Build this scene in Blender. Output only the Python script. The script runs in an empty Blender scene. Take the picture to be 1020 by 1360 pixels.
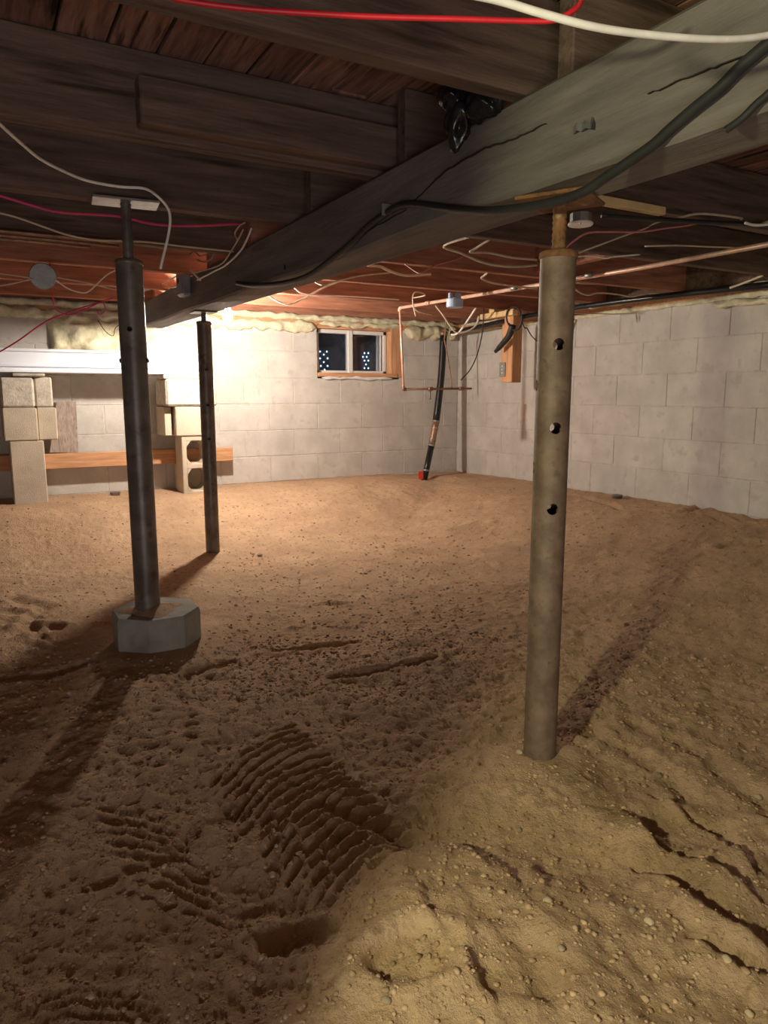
import bpy, bmesh, math, random
import numpy as np
from mathutils import Vector, Matrix
C = bpy.context.scene.collection
rnd = random.Random(7)

# ------------------------------------------------------------------ camera, world, lights, exposure
F_PX, YAW, PITCH, ZC = 950.5, 0.513617, 0.163264, 0.886
W, D = 3.772, 5.344            # planes of the right and the back block wall
cam = bpy.data.cameras.new('camera'); camo = bpy.data.objects.new('camera', cam); C.objects.link(camo)
cam.sensor_fit = 'HORIZONTAL'; cam.sensor_width = 36; cam.lens = 36 * F_PX / 1020; cam.clip_start = 0.02
camo.location = (0, 0, ZC); camo.rotation_euler = (math.pi / 2 - PITCH, 0, -YAW)
bpy.context.scene.camera = camo

wd = bpy.data.worlds.new('world'); bpy.context.scene.world = wd; wd.use_nodes = True
wd.node_tree.nodes['Background'].inputs[0].default_value = (0.10, 0.16, 0.30, 1)
wd.node_tree.nodes['Background'].inputs[1].default_value = 0.08

LB = Vector((1.372, 4.36, 1.368))          # the bare bulb by the far end of the beam
def light(name, kind, loc, energy, color, **k):
    l = bpy.data.lights.new(name, kind); l.energy = energy; l.color = color
    for a, b in k.items(): setattr(l, a, b)
    o = bpy.data.objects.new(name, l); C.objects.link(o); o.location = loc
    return o
# a work light standing to the left of the photographer
WL = Vector((-0.62, 0.22, 1.02))
wl = light('work_light', 'SPOT', WL, 78, (1.0, 0.99, 0.60), spot_size=math.radians(124), spot_blend=0.22, shadow_soft_size=0.03)
wl.rotation_euler = Vector((1.0, -0.42, -0.12)).to_track_quat('-Z', 'Y').to_euler()
# unseen fill panel added low behind the camera, brightens joists and beam
fl = light('cellar_spill', 'AREA', (-0.5, -1.3, 0.30), 21.0, (0.97, 0.92, 0.95), shape='RECTANGLE', size=1.2, size_y=0.6)
fl.rotation_euler = Vector((0.25, 0.8, 0.85)).to_track_quat('-Z', 'Y').to_euler()
BULB_L = 2400
vs = bpy.context.scene.view_settings
vs.view_transform = 'Standard'; vs.look = 'None'; vs.gamma = 1; vs.use_curve_mapping = False; vs.exposure = 0.20

# ------------------------------------------------------------------ helpers
def ray(x, y):
    a = (x - 510) / F_PX; b = -(y - 680) / F_PX
    cp, sp, c, s = math.cos(PITCH), math.sin(PITCH), math.cos(YAW), math.sin(YAW)
    f = cp + b * sp; u = -sp + b * cp
    return Vector((a * c + f * s, -a * s + f * c, u))
def at(x, y, X=None, Y=None, Z=None):
    """point of a world plane that the photograph shows at pixel x, y"""
    r = ray(x, y)
    t = X / r.x if X is not None else Y / r.y if Y is not None else (Z - ZC) / r.z
    q = r * t; q.z += ZC; return q

class MB:
    def __init__(s): s.v = []; s.f = []
    def add(s, v, f):
        n = len(s.v); s.v += [tuple(p) for p in v]; s.f += [tuple(i + n for i in q) for q in f]; return s
    def box(s, a, b, bev=0.0, M=None):
        a = Vector(a); b = Vector(b); c = (a + b) / 2; h = (b - a) / 2
        if bev <= 0:
            v = [Vector((x, y, z)) for x in (-h.x, h.x) for y in (-h.y, h.y) for z in (-h.z, h.z)]
            f = [(0,1,3,2),(4,6,7,5),(0,4,5,1),(2,3,7,6),(0,2,6,4),(1,5,7,3)]
        else:
            v = []; idx = {}
            for sx in (-1,1):
                for sy in (-1,1):
                    for sz in (-1,1):
                        for ax in range(3):
                            p = [sx*(h.x-bev), sy*(h.y-bev), sz*(h.z-bev)]; p[ax] = (sx,sy,sz)[ax]*h[ax]
                            idx[(sx,sy,sz,ax)] = len(v); v.append(Vector(p))
            f = []
            for ax in range(3):
                o = [i for i in range(3) if i != ax]
                for s0 in (-1,1):
                    q = []
                    for (p, r) in ((-1,-1),(1,-1),(1,1),(-1,1)):
                        k = [0,0,0]; k[ax] = s0; k[o[0]] = p; k[o[1]] = r; q.append(idx[(*k, ax)])
                    f.append(q)
                for p in (-1,1):
                    for r in (-1,1):
                        k0 = [0,0,0]; k0[o[0]] = p; k0[o[1]] = r; k1 = list(k0); k0[ax] = -1; k1[ax] = 1
                        f.append([idx[(*k0,o[0])], idx[(*k1,o[0])], idx[(*k1,o[1])], idx[(*k0,o[1])]])
            for sx in (-1,1):
                for sy in (-1,1):
                    for sz in (-1,1): f.append([idx[(sx,sy,sz,i)] for i in range(3)])
        v = [(M @ p if M else p) + c for p in v]
        return s.add(v, f)
    def tube(s, pts, r, n=10, smooth=4, cap=True):
        P = [Vector(p) for p in pts]
        if smooth and len(P) > 2:
            Q = []
            for i in range(len(P) - 1):
                p0 = P[max(i-1,0)]; p1 = P[i]; p2 = P[i+1]; p3 = P[min(i+2,len(P)-1)]
                for k in range(smooth):
                    t = k / smooth
                    Q.append(0.5*((2*p1)+(p2-p0)*t+(2*p0-5*p1+4*p2-p3)*t*t+(3*p1-p0-3*p2+p3)*t**3))
            P = Q + [P[-1]]
        rr = r if callable(r) else (lambda t: r)
        T = [(P[min(i+1,len(P)-1)] - P[max(i-1,0)]).normalized() for i in range(len(P))]
        nrm = T[0].orthogonal().normalized(); v = []; f = []
        for i, p in enumerate(P):
            if i:
                nrm = nrm - T[i]*nrm.dot(T[i])
                nrm = nrm.normalized() if nrm.length > 1e-6 else T[i].orthogonal().normalized()
            bn = T[i].cross(nrm); R = rr(i/(len(P)-1))
            for k in range(n):
                a = 2*math.pi*k/n; v.append(p + (nrm*math.cos(a) + bn*math.sin(a))*R)
        for i in range(len(P)-1):
            for k in range(n):
                f.append((i*n+k, i*n+(k+1)%n, (i+1)*n+(k+1)%n, (i+1)*n+k))
        if cap: f.append(tuple(range(n))[::-1]); f.append(tuple((len(P)-1)*n+k for k in range(n)))
        return s.add(v, f)
    def lathe(s, c, prof, n=24, axis=(0,0,1)):
        """prof: list of (radius, height along axis)"""
        q = Vector((0,0,1)).rotation_difference(Vector(axis).normalized()); c = Vector(c); v = []; f = []
        for (r, h) in prof:
            for k in range(n):
                a = 2*math.pi*k/n; v.append(c + q @ Vector((r*math.cos(a), r*math.sin(a), h)))
        for i in range(len(prof)-1):
            for k in range(n): f.append((i*n+k, i*n+(k+1)%n, (i+1)*n+(k+1)%n, (i+1)*n+k))
        f.append(tuple(range(n))[::-1]); f.append(tuple((len(prof)-1)*n+k for k in range(n)))
        return s.add(v, f)
    def prism(s, poly, z0, z1):
        n = len(poly); v = [(p[0],p[1],z0) for p in poly] + [(p[0],p[1],z1) for p in poly]
        f = [tuple(range(n))[::-1], tuple(range(n,2*n))] + [(i,(i+1)%n,n+(i+1)%n,n+i) for i in range(n)]
        return s.add(v, f)

def tag(o, label=None, cat=None, group=None, kind=None):
    for k, v in (('label',label),('category',cat),('group',group),('kind',kind)):
        if v: o[k] = v
    return o
def obj(name, mb, m, parent=None, smooth=False, origin=None):
    """one mesh object; vertices come in world coordinates and are kept relative to the origin / parent"""
    v = mb.v
    off = Vector((0,0,0))
    if parent is None:
        a = np.array(v); off = Vector(((a[:,0].min()+a[:,0].max())/2, (a[:,1].min()+a[:,1].max())/2, a[:,2].min())) if origin is None else Vector(origin)
    else:
        q = parent
        while q is not None: off += q.location; q = q.parent
        loc0 = off
    me = bpy.data.meshes.new(name); me.from_pydata([tuple(Vector(p)-off) for p in v], [], mb.f); me.update()
    bm = bmesh.new(); bm.from_mesh(me); bmesh.ops.recalc_face_normals(bm, faces=bm.faces); bm.to_mesh(me); bm.free()
    if smooth: 
        for p in me.polygons: p.use_smooth = True
    me.materials.append(m)
    o = bpy.data.objects.new(name, me); C.objects.link(o)
    if parent is None: o.location = off
    else: o.parent = parent
    return o
def empty(name, loc=(0,0,0), **k):
    o = bpy.data.objects.new(name, None); C.objects.link(o); o.location = loc; o.empty_display_size = 0.05
    return tag(o, **k)

def mat(name, col, rough=0.8, var=0.25, scale=12, bump=0.0, bscale=60, metal=0, stretch=(1,1,1), col2=None, spots=None, coat=0, objrand=0.0, detail=6, emis=None, spec=0.4):
    m = bpy.data.materials.new(name); m.use_nodes = True; nt = m.node_tree; N = nt.nodes; L = nt.links
    b = N['Principled BSDF']; b.inputs['Roughness'].default_value = rough; b.inputs['Metallic'].default_value = metal
    b.inputs['Specular IOR Level'].default_value = spec
    if coat: b.inputs['Coat Weight'].default_value = coat
    g = N.new('ShaderNodeNewGeometry'); mp = N.new('ShaderNodeMapping'); mp.inputs['Scale'].default_value = stretch
    L.new(g.outputs['Position'], mp.inputs['Vector'])
    n = N.new('ShaderNodeTexNoise'); n.inputs['Scale'].default_value = scale; n.inputs['Detail'].default_value = detail; n.inputs['Roughness'].default_value = 0.62
    L.new(mp.outputs[0], n.inputs['Vector'])
    r = N.new('ShaderNodeValToRGB'); r.color_ramp.elements[0].position = 0.32; r.color_ramp.elements[1].position = 0.68
    c2 = col2 or tuple(min(1, c*(1+var)) for c in col); c1 = tuple(c*(1-var) for c in col)
    r.color_ramp.elements[0].color = (*c1, 1); r.color_ramp.elements[1].color = (*c2, 1)
    L.new(n.outputs['Fac'], r.inputs['Fac']); out = r.outputs['Color']
    if spots:   # (colour, scale, threshold)
        n2 = N.new('ShaderNodeTexNoise'); n2.inputs['Scale'].default_value = spots[1]; n2.inputs['Detail'].default_value = 5
        L.new(mp.outputs[0], n2.inputs['Vector'])
        mr = N.new('ShaderNodeMapRange'); mr.inputs['From Min'].default_value = spots[2]; mr.inputs['From Max'].default_value = spots[2]+0.12
        L.new(n2.outputs['Fac'], mr.inputs['Value'])
        mx = N.new('ShaderNodeMix'); mx.data_type = 'RGBA'; mx.inputs['B'].default_value = (*spots[0], 1)
        L.new(mr.outputs[0], mx.inputs['Factor']); L.new(out, mx.inputs['A']); out = mx.outputs['Result']
    if objrand:
        oi = N.new('ShaderNodeObjectInfo'); mm = N.new('ShaderNodeMapRange'); mm.inputs['To Min'].default_value = 1-objrand; mm.inputs['To Max'].default_value = 1+objrand
        L.new(oi.outputs['Random'], mm.inputs['Value'])
        hs = N.new('ShaderNodeHueSaturation'); L.new(mm.outputs[0], hs.inputs['Value']); L.new(out, hs.inputs['Color']); out = hs.outputs['Color']
    L.new(out, b.inputs['Base Color'])
    if bump:
        n3 = N.new('ShaderNodeTexNoise'); n3.inputs['Scale'].default_value = bscale; n3.inputs['Detail'].default_value = 8; n3.inputs['Roughness'].default_value = 0.65
        L.new(mp.outputs[0], n3.inputs['Vector'])
        bp = N.new('ShaderNodeBump'); bp.inputs['Strength'].default_value = 1.0; bp.inputs['Distance'].default_value = bump
        L.new(n3.outputs['Fac'], bp.inputs['Height']); L.new(bp.outputs[0], b.inputs['Normal'])
    if emis:
        b.inputs['Emission Color'].default_value = (*emis[0], 1); b.inputs['Emission Strength'].default_value = emis[1]
    return m

M = {}
M['dirt'] = mat('dirt', (0.52,0.345,0.215), 0.95, 0.16, 3.5, 0.008, 110, col2=(0.60,0.405,0.255), spots=((0.40,0.26,0.165), 40, 0.56), spec=0.15)
M['stone'] = mat('stone', (0.40,0.31,0.21), 0.85, 0.3, 30, 0.001, 200, objrand=0.3, spec=0.2)
M['stuffstone'] = mat('clod', (0.44,0.30,0.19), 0.95, 0.4, 25, 0.001, 200, spec=0.15)
M['block'] = mat('block', (0.57,0.54,0.50), 0.95, 0.13, 5, 0.0035, 170, spots=((0.50,0.465,0.42), 14, 0.58), objrand=0.04, spec=0.15)
M['mortar'] = mat('mortar', (0.56,0.52,0.46), 0.95, 0.2, 20, 0.002, 200, spec=0.1)
M['pier'] = mat('pier_block', (0.56,0.48,0.375), 0.95, 0.13, 5, 0.003, 170, spots=((0.50,0.42,0.32), 14, 0.58), spec=0.15)
M['rubble'] = mat('rubble', (0.54,0.49,0.41), 0.95, 0.25, 25, 0.004, 90, spec=0.15)
M['beam'] = mat('beam', (0.165,0.142,0.128), 0.85, 0.35, 3, 0.003, 18, stretch=(5,0.5,5), spots=((0.085,0.066,0.05), 3, 0.62), spec=0.25)
M['crack'] = mat('crack', (0.02,0.015,0.012), 0.9, 0.2)
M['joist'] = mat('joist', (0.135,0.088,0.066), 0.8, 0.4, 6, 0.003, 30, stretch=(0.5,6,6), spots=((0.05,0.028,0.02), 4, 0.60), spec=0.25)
M['joistlit'] = mat('joist_plain', (0.38,0.165,0.10), 0.8, 0.35, 6, 0.003, 30, stretch=(0.5,6,6), spots=((0.10,0.05,0.035), 5, 0.66), spec=0.25)  # brighter copy of the joist wood, lamplight put into its colour
M['board'] = mat('board', (0.25,0.13,0.095), 0.85, 0.45, 7, 0.003, 30, stretch=(8,0.7,8), spots=((0.03,0.018,0.014), 5, 0.55), objrand=0.3, spec=0.2)
M['lumber'] = mat('lumber', (0.55,0.29,0.15), 0.75, 0.25, 8, 0.001, 60, stretch=(0.6,8,8))
M['lumberv'] = mat('lumber_upright', (0.58,0.31,0.16), 0.75, 0.25, 8, 0.001, 60, stretch=(8,8,0.6))
M['palewood'] = mat('pale_wood', (0.72,0.52,0.26), 0.75, 0.15, 8, 0.001, 60)
M['graywood'] = mat('gray_wood', (0.33,0.26,0.22), 0.9, 0.3, 9, 0.002, 50, stretch=(9,9,0.9), spots=((0.14,0.10,0.08), 8, 0.60))
M['poststeel'] = mat('post_steel', (0.17,0.145,0.11), 0.55, 0.35, 9, 0.0006, 90, metal=0.35, spots=((0.10,0.06,0.035), 22, 0.60), coat=0)
M['poststeelworn'] = mat('post_steel_worn', (0.165,0.108,0.078), 0.6, 0.35, 16, 0.0008, 90, metal=0.15, spots=((0.12,0.088,0.06), 60, 0.58))
M['darksteel'] = mat('dark_steel', (0.165,0.14,0.12), 0.42, 0.35, 12, 0.0006, 90, metal=0.35, spots=((0.10,0.05,0.03), 18, 0.60))
M['rust'] = mat('rust', (0.20,0.095,0.04), 0.9, 0.4, 60, 0.002, 120, metal=0.1, spots=((0.55,0.42,0.28), 25, 0.60))
M['zinc'] = mat('zinc', (0.33,0.33,0.32), 0.4, 0.2, 30, 0.0005, 80, metal=0.7)
M['concrete'] = mat('concrete', (0.36,0.345,0.30), 0.92, 0.15, 9, 0.003, 120, spots=((0.26,0.24,0.20), 6, 0.60), spec=0.2)
M['foam'] = mat('foam', (0.68,0.63,0.44), 0.8, 0.2, 22, 0.006, 45, spots=((0.40,0.30,0.14), 9, 0.66))
M['white'] = mat('white_vinyl', (0.82,0.86,0.94), 0.4, 0.05, 4)
M['whiteframe'] = mat('white_frame', (0.72,0.72,0.70), 0.4, 0.05, 8)
M['whitewire'] = mat('white_wire', (0.84,0.81,0.74), 0.5, 0.12, 20)
M['creamwire'] = mat('cream_wire', (0.60,0.50,0.36), 0.55, 0.15, 20)
M['copper'] = mat('copper', (0.78,0.50,0.38), 0.4, 0.15, 30, metal=0.35)
M['tarncopper'] = mat('tarnished_copper', (0.33,0.20,0.13), 0.5, 0.3, 30, metal=0.6)
M['red'] = mat('red', (0.45,0.012,0.02), 0.45, 0.15, 20)
M['magenta'] = mat('magenta', (0.62,0.05,0.16), 0.45, 0.15, 20)
M['pink'] = mat('pink_wire', (0.60,0.20,0.20), 0.5, 0.15, 20)
M['black'] = mat('black_rubber', (0.022,0.022,0.022), 0.5, 0.2, 20)
M['blackpvc'] = mat('black_plastic', (0.015,0.015,0.016), 0.28, 0.2, 20)
M['bag'] = mat('black_film', (0.012,0.012,0.013), 0.18, 0.3, 20, 0.002, 14)
M['blue'] = mat('pale_blue_plastic', (0.45,0.58,0.78), 0.45, 0.08, 20)
M['grayplastic'] = mat('gray_box', (0.22,0.25,0.31), 0.5, 0.15, 20)
M['night'] = mat('dark_blue_board', (0.03,0.045,0.075), 0.8, 0.2, 6)
M['tag'] = mat('red_tag', (0.85,0.06,0.03), 0.5, 0.1, 20)
M['porcelain'] = mat('porcelain', (0.75,0.73,0.66), 0.3, 0.05, 20)
M['bulb'] = mat('bulb_glass', (1,1,1), 0.3, 0, 5, emis=((1.0,0.89,0.76), BULB_L))
M['led'] = mat('tiny_lamp', (0.8,0.9,1), 0.3, 0, 5, emis=((0.45,0.75,1.0), 4))
gl = bpy.data.materials.new('window_glass'); gl.use_nodes = True
_b = gl.node_tree.nodes['Principled BSDF']; _b.inputs['Base Color'].default_value = (0.9,0.95,1,1); _b.inputs['Roughness'].default_value = 0.03; _b.inputs['Transmission Weight'].default_value = 1.0; _b.inputs['IOR'].default_value = 1.45
M['glass'] = gl

# ------------------------------------------------------------------ value noise
_rs = np.random.RandomState(3); _T = _rs.rand(256, 256)
def vn(x, y):
    xi = np.floor(x).astype(int); yi = np.floor(y).astype(int); fx = x-xi; fy = y-yi
    fx = fx*fx*(3-2*fx); fy = fy*fy*(3-2*fy)
    a = _T[xi%256, yi%256]; b = _T[(xi+1)%256, yi%256]; c = _T[xi%256, (yi+1)%256]; d = _T[(xi+1)%256, (yi+1)%256]
    return (a*(1-fx)+b*fx)*(1-fy)+(c*(1-fx)+d*fx)*fy - 0.5
def fbm(x, y, o=4):
    s = 0; a = 1
    for i in range(o): s = s + a*vn(x+17.3*i, y+9.1*i); x = x*2.03; y = y*2.03; a *= 0.5
    return s
def sstep(a, b, x): t = np.clip((x-a)/(b-a), 0, 1); return t*t*(3-2*t)

# ------------------------------------------------------------------ the ground
def gp(px, py, z=0.02):
    q = at(px, py, Z=z); return (q.x, q.y)
def seg_d(x, y, pts):
    """distance to a polyline and signed side"""
    best = np.full(x.shape, 9.0); side = np.zeros(x.shape)
    for (a, b) in zip(pts[:-1], pts[1:]):
        dx = b[0]-a[0]; dy = b[1]-a[1]; L2 = dx*dx+dy*dy
        t = np.clip(((x-a[0])*dx+(y-a[1])*dy)/L2, 0, 1)
        ex = x-(a[0]+t*dx); ey = y-(a[1]+t*dy); d = np.hypot(ex, ey); m = d < best
        best = np.where(m, d, best); side = np.where(m, np.sign(dx*ey-dy*ex), side)
    return best, side
# ledges in the sand: pixel polylines, the ground drops beyond them (height, width)
STEPS = [([(850,1105),(870,1128),(900,1143),(925,1152),(965,1172)], .030),
         ([(905,1072),(935,1090),(958,1108),(978,1130)], .022),
         ([(880,1172),(910,1192),(930,1212),(960,1228),(998,1247)], .035),
         ([(583,1262),(600,1288),(625,1305),(648,1338)], .006),
         ([(545,1180),(562,1205),(566,1222)], .004),
         ([(965,1280),(990,1292),(1025,1300)], .020),
         ([(625,1122),(650,1140),(668,1168)], .009)]
GROOVES = [([(362,860),(400,856),(435,850),(470,845)], .020, .018),
           ([(440,896),(490,888),(540,880),(578,870)], .014, .016),
           ([(120,1160),(180,1140),(240,1120),(262,1095)], .009, .016),
           ([(560,1092),(640,1105),(730,1125),(820,1150),(870,1165)], .022, .075),
           ([(0,905),(60,893),(120,880)], .018, .02), ([(240,905),(270,885),(300,875)], .016,.02),
           ([(430,1060),(470,1082),(545,1095)], .012, .02),
           ([(20,790),(60,805),(20,840)], .014,.03), ([(640,1235),(700,1260),(730,1330)], .012,.03),
           ([(790,960),(880,1010),(960,1080)], .012,.03), ([(850,950),(940,990),(1020,1060)], .012,.03),
           ([(760,690),(820,712),(900,720),(1010,700)], .016, .03)]
PITS = [((395,1235), .070, .040, .018), ((545,1290), .07, .06, .020), ((915,1095), .11, .07, .016), ((60,830), .09,.07,.02), ((200,1000),.10,.06,.008),
        ((700,1300), .08,.06,.012), ((980,760), .12,.05,.015), ((620,708), .12,.05,.015), ((440,795),.10,.04,.012)]
MOUNDS = [((735,1030), .16, .035), ((560,1200), .14, .030), ((480,1330), .13, .030), ((640,1225), .20, .03), ((800,1240), .2, .03),
          ((205,905), .18, .03), ((360,1100), .12, .02), ((230,1000), .10, .02), ((690,640), .25, .02), ((900,640), .3, .015)]
def tread(x, y, o, u, nper, along, lo=0.0):
    """cleat prints: ridges run along direction u->v in ground space"""
    O = np.array(gp(*o)); U = np.array(gp(*u)) - O; V = np.array(gp(*along)) - O
    det = U[0]*V[1]-U[1]*V[0]; ex = x-O[0]; ey = y-O[1]
    a = (ex*V[1]-ey*V[0])/det; b = (U[0]*ey-U[1]*ex)/det
    bend = 0.07*np.sin(b*3.1)
    ph = ((a+bend)*nper + 0.25*vn(x*9,y*9))%1.0
    m = sstep(-.02,.08,a)*sstep(1.02,.92,a)*sstep(-.05,.12,b)*sstep(1.05,.85,b)
    m = m*(0.55+0.9*np.clip(vn(x*6+5,y*6)+.5,0,1))
    tri = np.where(ph<.6, ph/.6, (1-ph)/.4)
    return m*(tri-.5)
def height(x, y):
    x = np.asarray(x, float); y = np.asarray(y, float)
    dw = np.minimum(W-x + .10*fbm(y*2, x*2, 2), D-y + .10*fbm(x*2+4, y*2, 2))
    h = 0.2*sstep(1.55, .30, dw)
    xw = x+.03*vn(x*9,y*9); yw = y+.03*vn(x*9+40,y*9)
    near = sstep(3.6, 1.6, np.hypot(x, y))
    h = h + .030*fbm(x*1.6, y*1.6, 3) + (.008+.009*near)*fbm(xw*6, yw*6, 3) + (.005+.004*near)*fbm(x*22, y*22, 3) + (.0035+.003*near)*fbm(x*70, y*70, 2)
    h = h + .006*near*np.abs(fbm(x*14+3, y*14, 3)) - .02*near*np.clip(fbm(x*4.5+7,y*4.5+2,3)-.22,0,1)
    h = h + .010*np.clip(vn(x*30+9,y*30)-.18,0,1)*2
    for px, dep in STEPS:
        P = [gp(*p) for p in px]; d, s = seg_d(xw, yw, P)
        h = h + dep*np.where(s<0, np.exp(-(d/.055)**2), -.6*np.exp(-(d/.035)**2))
    for px, dep, w in GROOVES:
        d, s = seg_d(xw, yw, [gp(*p) for p in px]); h = h - dep*np.exp(-(d/w)**2) + .35*dep*np.exp(-((d-1.7*w)/w)**2)
    for p, rx, ry, dep in PITS:
        g = gp(*p); ex = (xw-g[0]); ey = (yw-g[1]); c, s = math.cos(YAW), math.sin(YAW)
        u = (ex*c-ey*s)/rx; v = (ex*s+ey*c)/ry; r = np.hypot(u, v)
        h = h - dep*sstep(1.1,.6,r) + .4*dep*np.exp(-((r-1.25)/.25)**2)
    for p, r, hh in MOUNDS:
        g = gp(*p); h = h + hh*np.exp(-((xw-g[0])**2+(yw-g[1])**2)/r**2)
    h = h + .019*tread(x, y, (385,952), (560,1098), 18, (262,1022))
    h = h + .016*tread(x, y, (300,1085), (400,1180), 6, (370,1060))
    h = h + .012*tread(x, y, (110,1045), (165,1180), 8, (240,1075))
    h = h + .012*tread(x, y, (40,1290), (60,1370), 5, (200,1300))
    h = h + .014*tread(x, y, (905,705), (1030,700), 6, (940,740))
    h = h + .015*tread(x, y, (0,790), (0,850), 5, (60,800))
    # level the ground under what stands on it
    for (cx, cy, r, z) in ((1.12,1.22,.07,.030), (1.11,3.95,.07,.0), (.494,2.505,.18,.035), (.26,5.12,.3,.2), (3.20,5.0,.10,.175), (1.27,5.12,.3,.2)):
        m = sstep(2.0,1.0,np.hypot(x-cx,y-cy)/r); h = h*(1-m)+m*(z+.15*(h-z))
    return h
def build_floor():
    xs = np.concatenate([np.arange(-2.6,-.35,.05), np.arange(-.35,2.1,.0065), np.arange(2.1,W+.02,.013)])
    ys = np.concatenate([np.arange(-2.2,.3,.05), np.arange(.3,2.5,.0065), np.arange(2.5,D+.02,.012)])
    X, Y = np.meshgrid(xs, ys); Z = height(X, Y); ny, nx = X.shape
    co = np.stack([X, Y, Z], -1).reshape(-1, 3)
    i = np.arange(ny*nx).reshape(ny, nx)
    q = np.stack([i[:-1,:-1], i[:-1,1:], i[1:,1:], i[1:,:-1]], -1).reshape(-1, 4)
    me = bpy.data.meshes.new('floor'); me.vertices.add(len(co)); me.vertices.foreach_set('co', co.ravel())
    me.loops.add(q.size); me.loops.foreach_set('vertex_index', q.ravel().astype(np.int32))
    me.polygons.add(len(q)); me.polygons.foreach_set('loop_start', np.arange(0, q.size, 4, dtype=np.int32))
    me.update(calc_edges=True); me.polygons.foreach_set('use_smooth', np.ones(len(q), bool)); me.materials.append(M['dirt'])
    o = bpy.data.objects.new('floor', me); C.objects.link(o); return tag(o, kind='structure')
floor = build_floor()
def gz(x, y): return float(height(np.array([x]), np.array([y]))[0])

# ------------------------------------------------------------------ block walls
CH, CL, Z0 = 0.2032, 0.4064, 0.2
def block_mesh(l, h=CH-.005, t=.06):
    b = MB().box((-l/2,-t/2,-h/2), (l/2,t/2,h/2), .0028)
    me = bpy.data.meshes.new('concrete_block'); me.from_pydata(b.v, [], b.f); 
    bm = bmesh.new(); bm.from_mesh(me); bmesh.ops.recalc_face_normals(bm, faces=bm.faces); bm.to_mesh(me); bm.free()
    me.materials.append(M['block']); return me
_bm = {}
def put_block(parent, a, b, j, axis, plane, inward):
    if b-a < .03: return
    k = round(b-a, 3)
    if k not in _bm: _bm[k] = block_mesh(k-.005)
    o = bpy.data.objects.new('concrete_block', _bm[k]); C.objects.link(o); o.parent = parent
    pr = rnd.uniform(.0035,.0062); c = (a+b)/2; z = Z0+(j+.5)*CH + rnd.uniform(-.001,.001)
    if axis == 'x': o.location = (c, plane+.03+pr, z)
    else: o.location = (plane+.03*inward+pr, c, z); o.rotation_euler = (0,0,math.pi/2)
def courses(parent, axis, plane, lo, hi, phase, skip=None, inward=1, j0=-1):
    for j in range(j0, 6):
        off = phase if j%2 else phase+CL/2
        k = math.floor((lo-off)/CL); 
        while off+k*CL < hi:
            a = max(off+k*CL, lo); b = min(off+(k+1)*CL, hi)
            if skip and j in (4,5):
                s0, s1 = skip
                if a < s0: put_block(parent, a, min(b, s0), j, axis, plane, inward)
                if b > s1: put_block(parent, max(a, s1), b, j, axis, plane, inward)
            else: put_block(parent, a, b, j, axis, plane, inward)
            k += 1
X0, Y0 = 2.60356, 3.08827
WX0, WX1, WZ0, WZ1 = 2.405, 3.17, Z0+4*CH, Z0+6*CH+.02
ZT = Z0+6*CH       # top of the block work
wb = MB()
for a, b in (((-2.6,D+.008,-.2),(WX0,D+.2,ZT)), ((WX1,D+.008,-.2),(W+.2,D+.2,ZT)), ((WX0,D+.008,-.2),(WX1,D+.2,WZ0-.002))): wb.box(a, b)
wall_back = tag(obj('wall_back', wb, M['mortar'], origin=(0,0,0)), kind='structure')
# courses 3,1,5 (odd rows counted from the floor) start at X0; the others half a block on
def crs_phase(j): return X0 if j%2 else X0
courses(wall_back, 'x', D, -2.6, W, X0, skip=(WX0, WX1))
wall_right = tag(obj('wall_right', MB().box((W+.008,-2.2,-.2),(W+.2,D+.008,ZT)), M['mortar'], origin=(0,0,0)), kind='structure')
courses(wall_right, 'y', W, -.4, D, Y0)
wr = MB()
for j in range(-1,6):
    for k in range(10): a = -2.3+k*CL+(CL/2 if j%2 else 0); wr.box((-2.62,a,Z0+j*CH),(-2.58,a+CL-.01,Z0+(j+1)*CH-.01),.005)
wall_left = tag(obj('wall_left', MB().box((-2.8,-2.2,-.2),(-2.61,D+.2,1.75)), M['mortar'], origin=(0,0,0)), kind='structure')
tag(obj('block_courses', wr, M['block'], wall_left), kind='stuff')
wn = MB()
for j in range(-1,6):
    for k in range(17): a = -2.6+k*CL+(CL/2 if j%2 else 0)-.2; wn.box((max(a,-2.59),-2.22,Z0+j*CH),(min(a+CL-.01,W),-2.18,Z0+(j+1)*CH-.01),.005)
wall_near = tag(obj('wall_near', MB().box((-2.8,-2.4,-.2),(W+.2,-2.21,1.75)), M['mortar'], origin=(0,0,0)), kind='structure')
tag(obj('block_courses', wn, M['block'], wall_near), kind='stuff')

# sill plates and rim joists on top of the walls
obj('sill_plate', MB().box((-2.6,D-.0,ZT),(WX0,D+.19,ZT+.072),.003).box((WX1,D-.0,ZT),(W+.19,D+.19,ZT+.072),.003).box((WX0,D-.0,ZT+.012),(WX1,D+.19,ZT+.072),.003), M['lumber'], wall_back)
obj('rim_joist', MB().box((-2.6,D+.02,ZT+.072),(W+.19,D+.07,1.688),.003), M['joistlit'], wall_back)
obj('sill_plate', MB().box((W-.0,-2.2,ZT),(W+.19,D,ZT+.072),.003), M['lumber'], wall_right)
obj('rim_joist', MB().box((W+.02,-2.2,ZT+.072),(W+.07,D,1.688),.003), M['joist'], wall_right)

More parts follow.
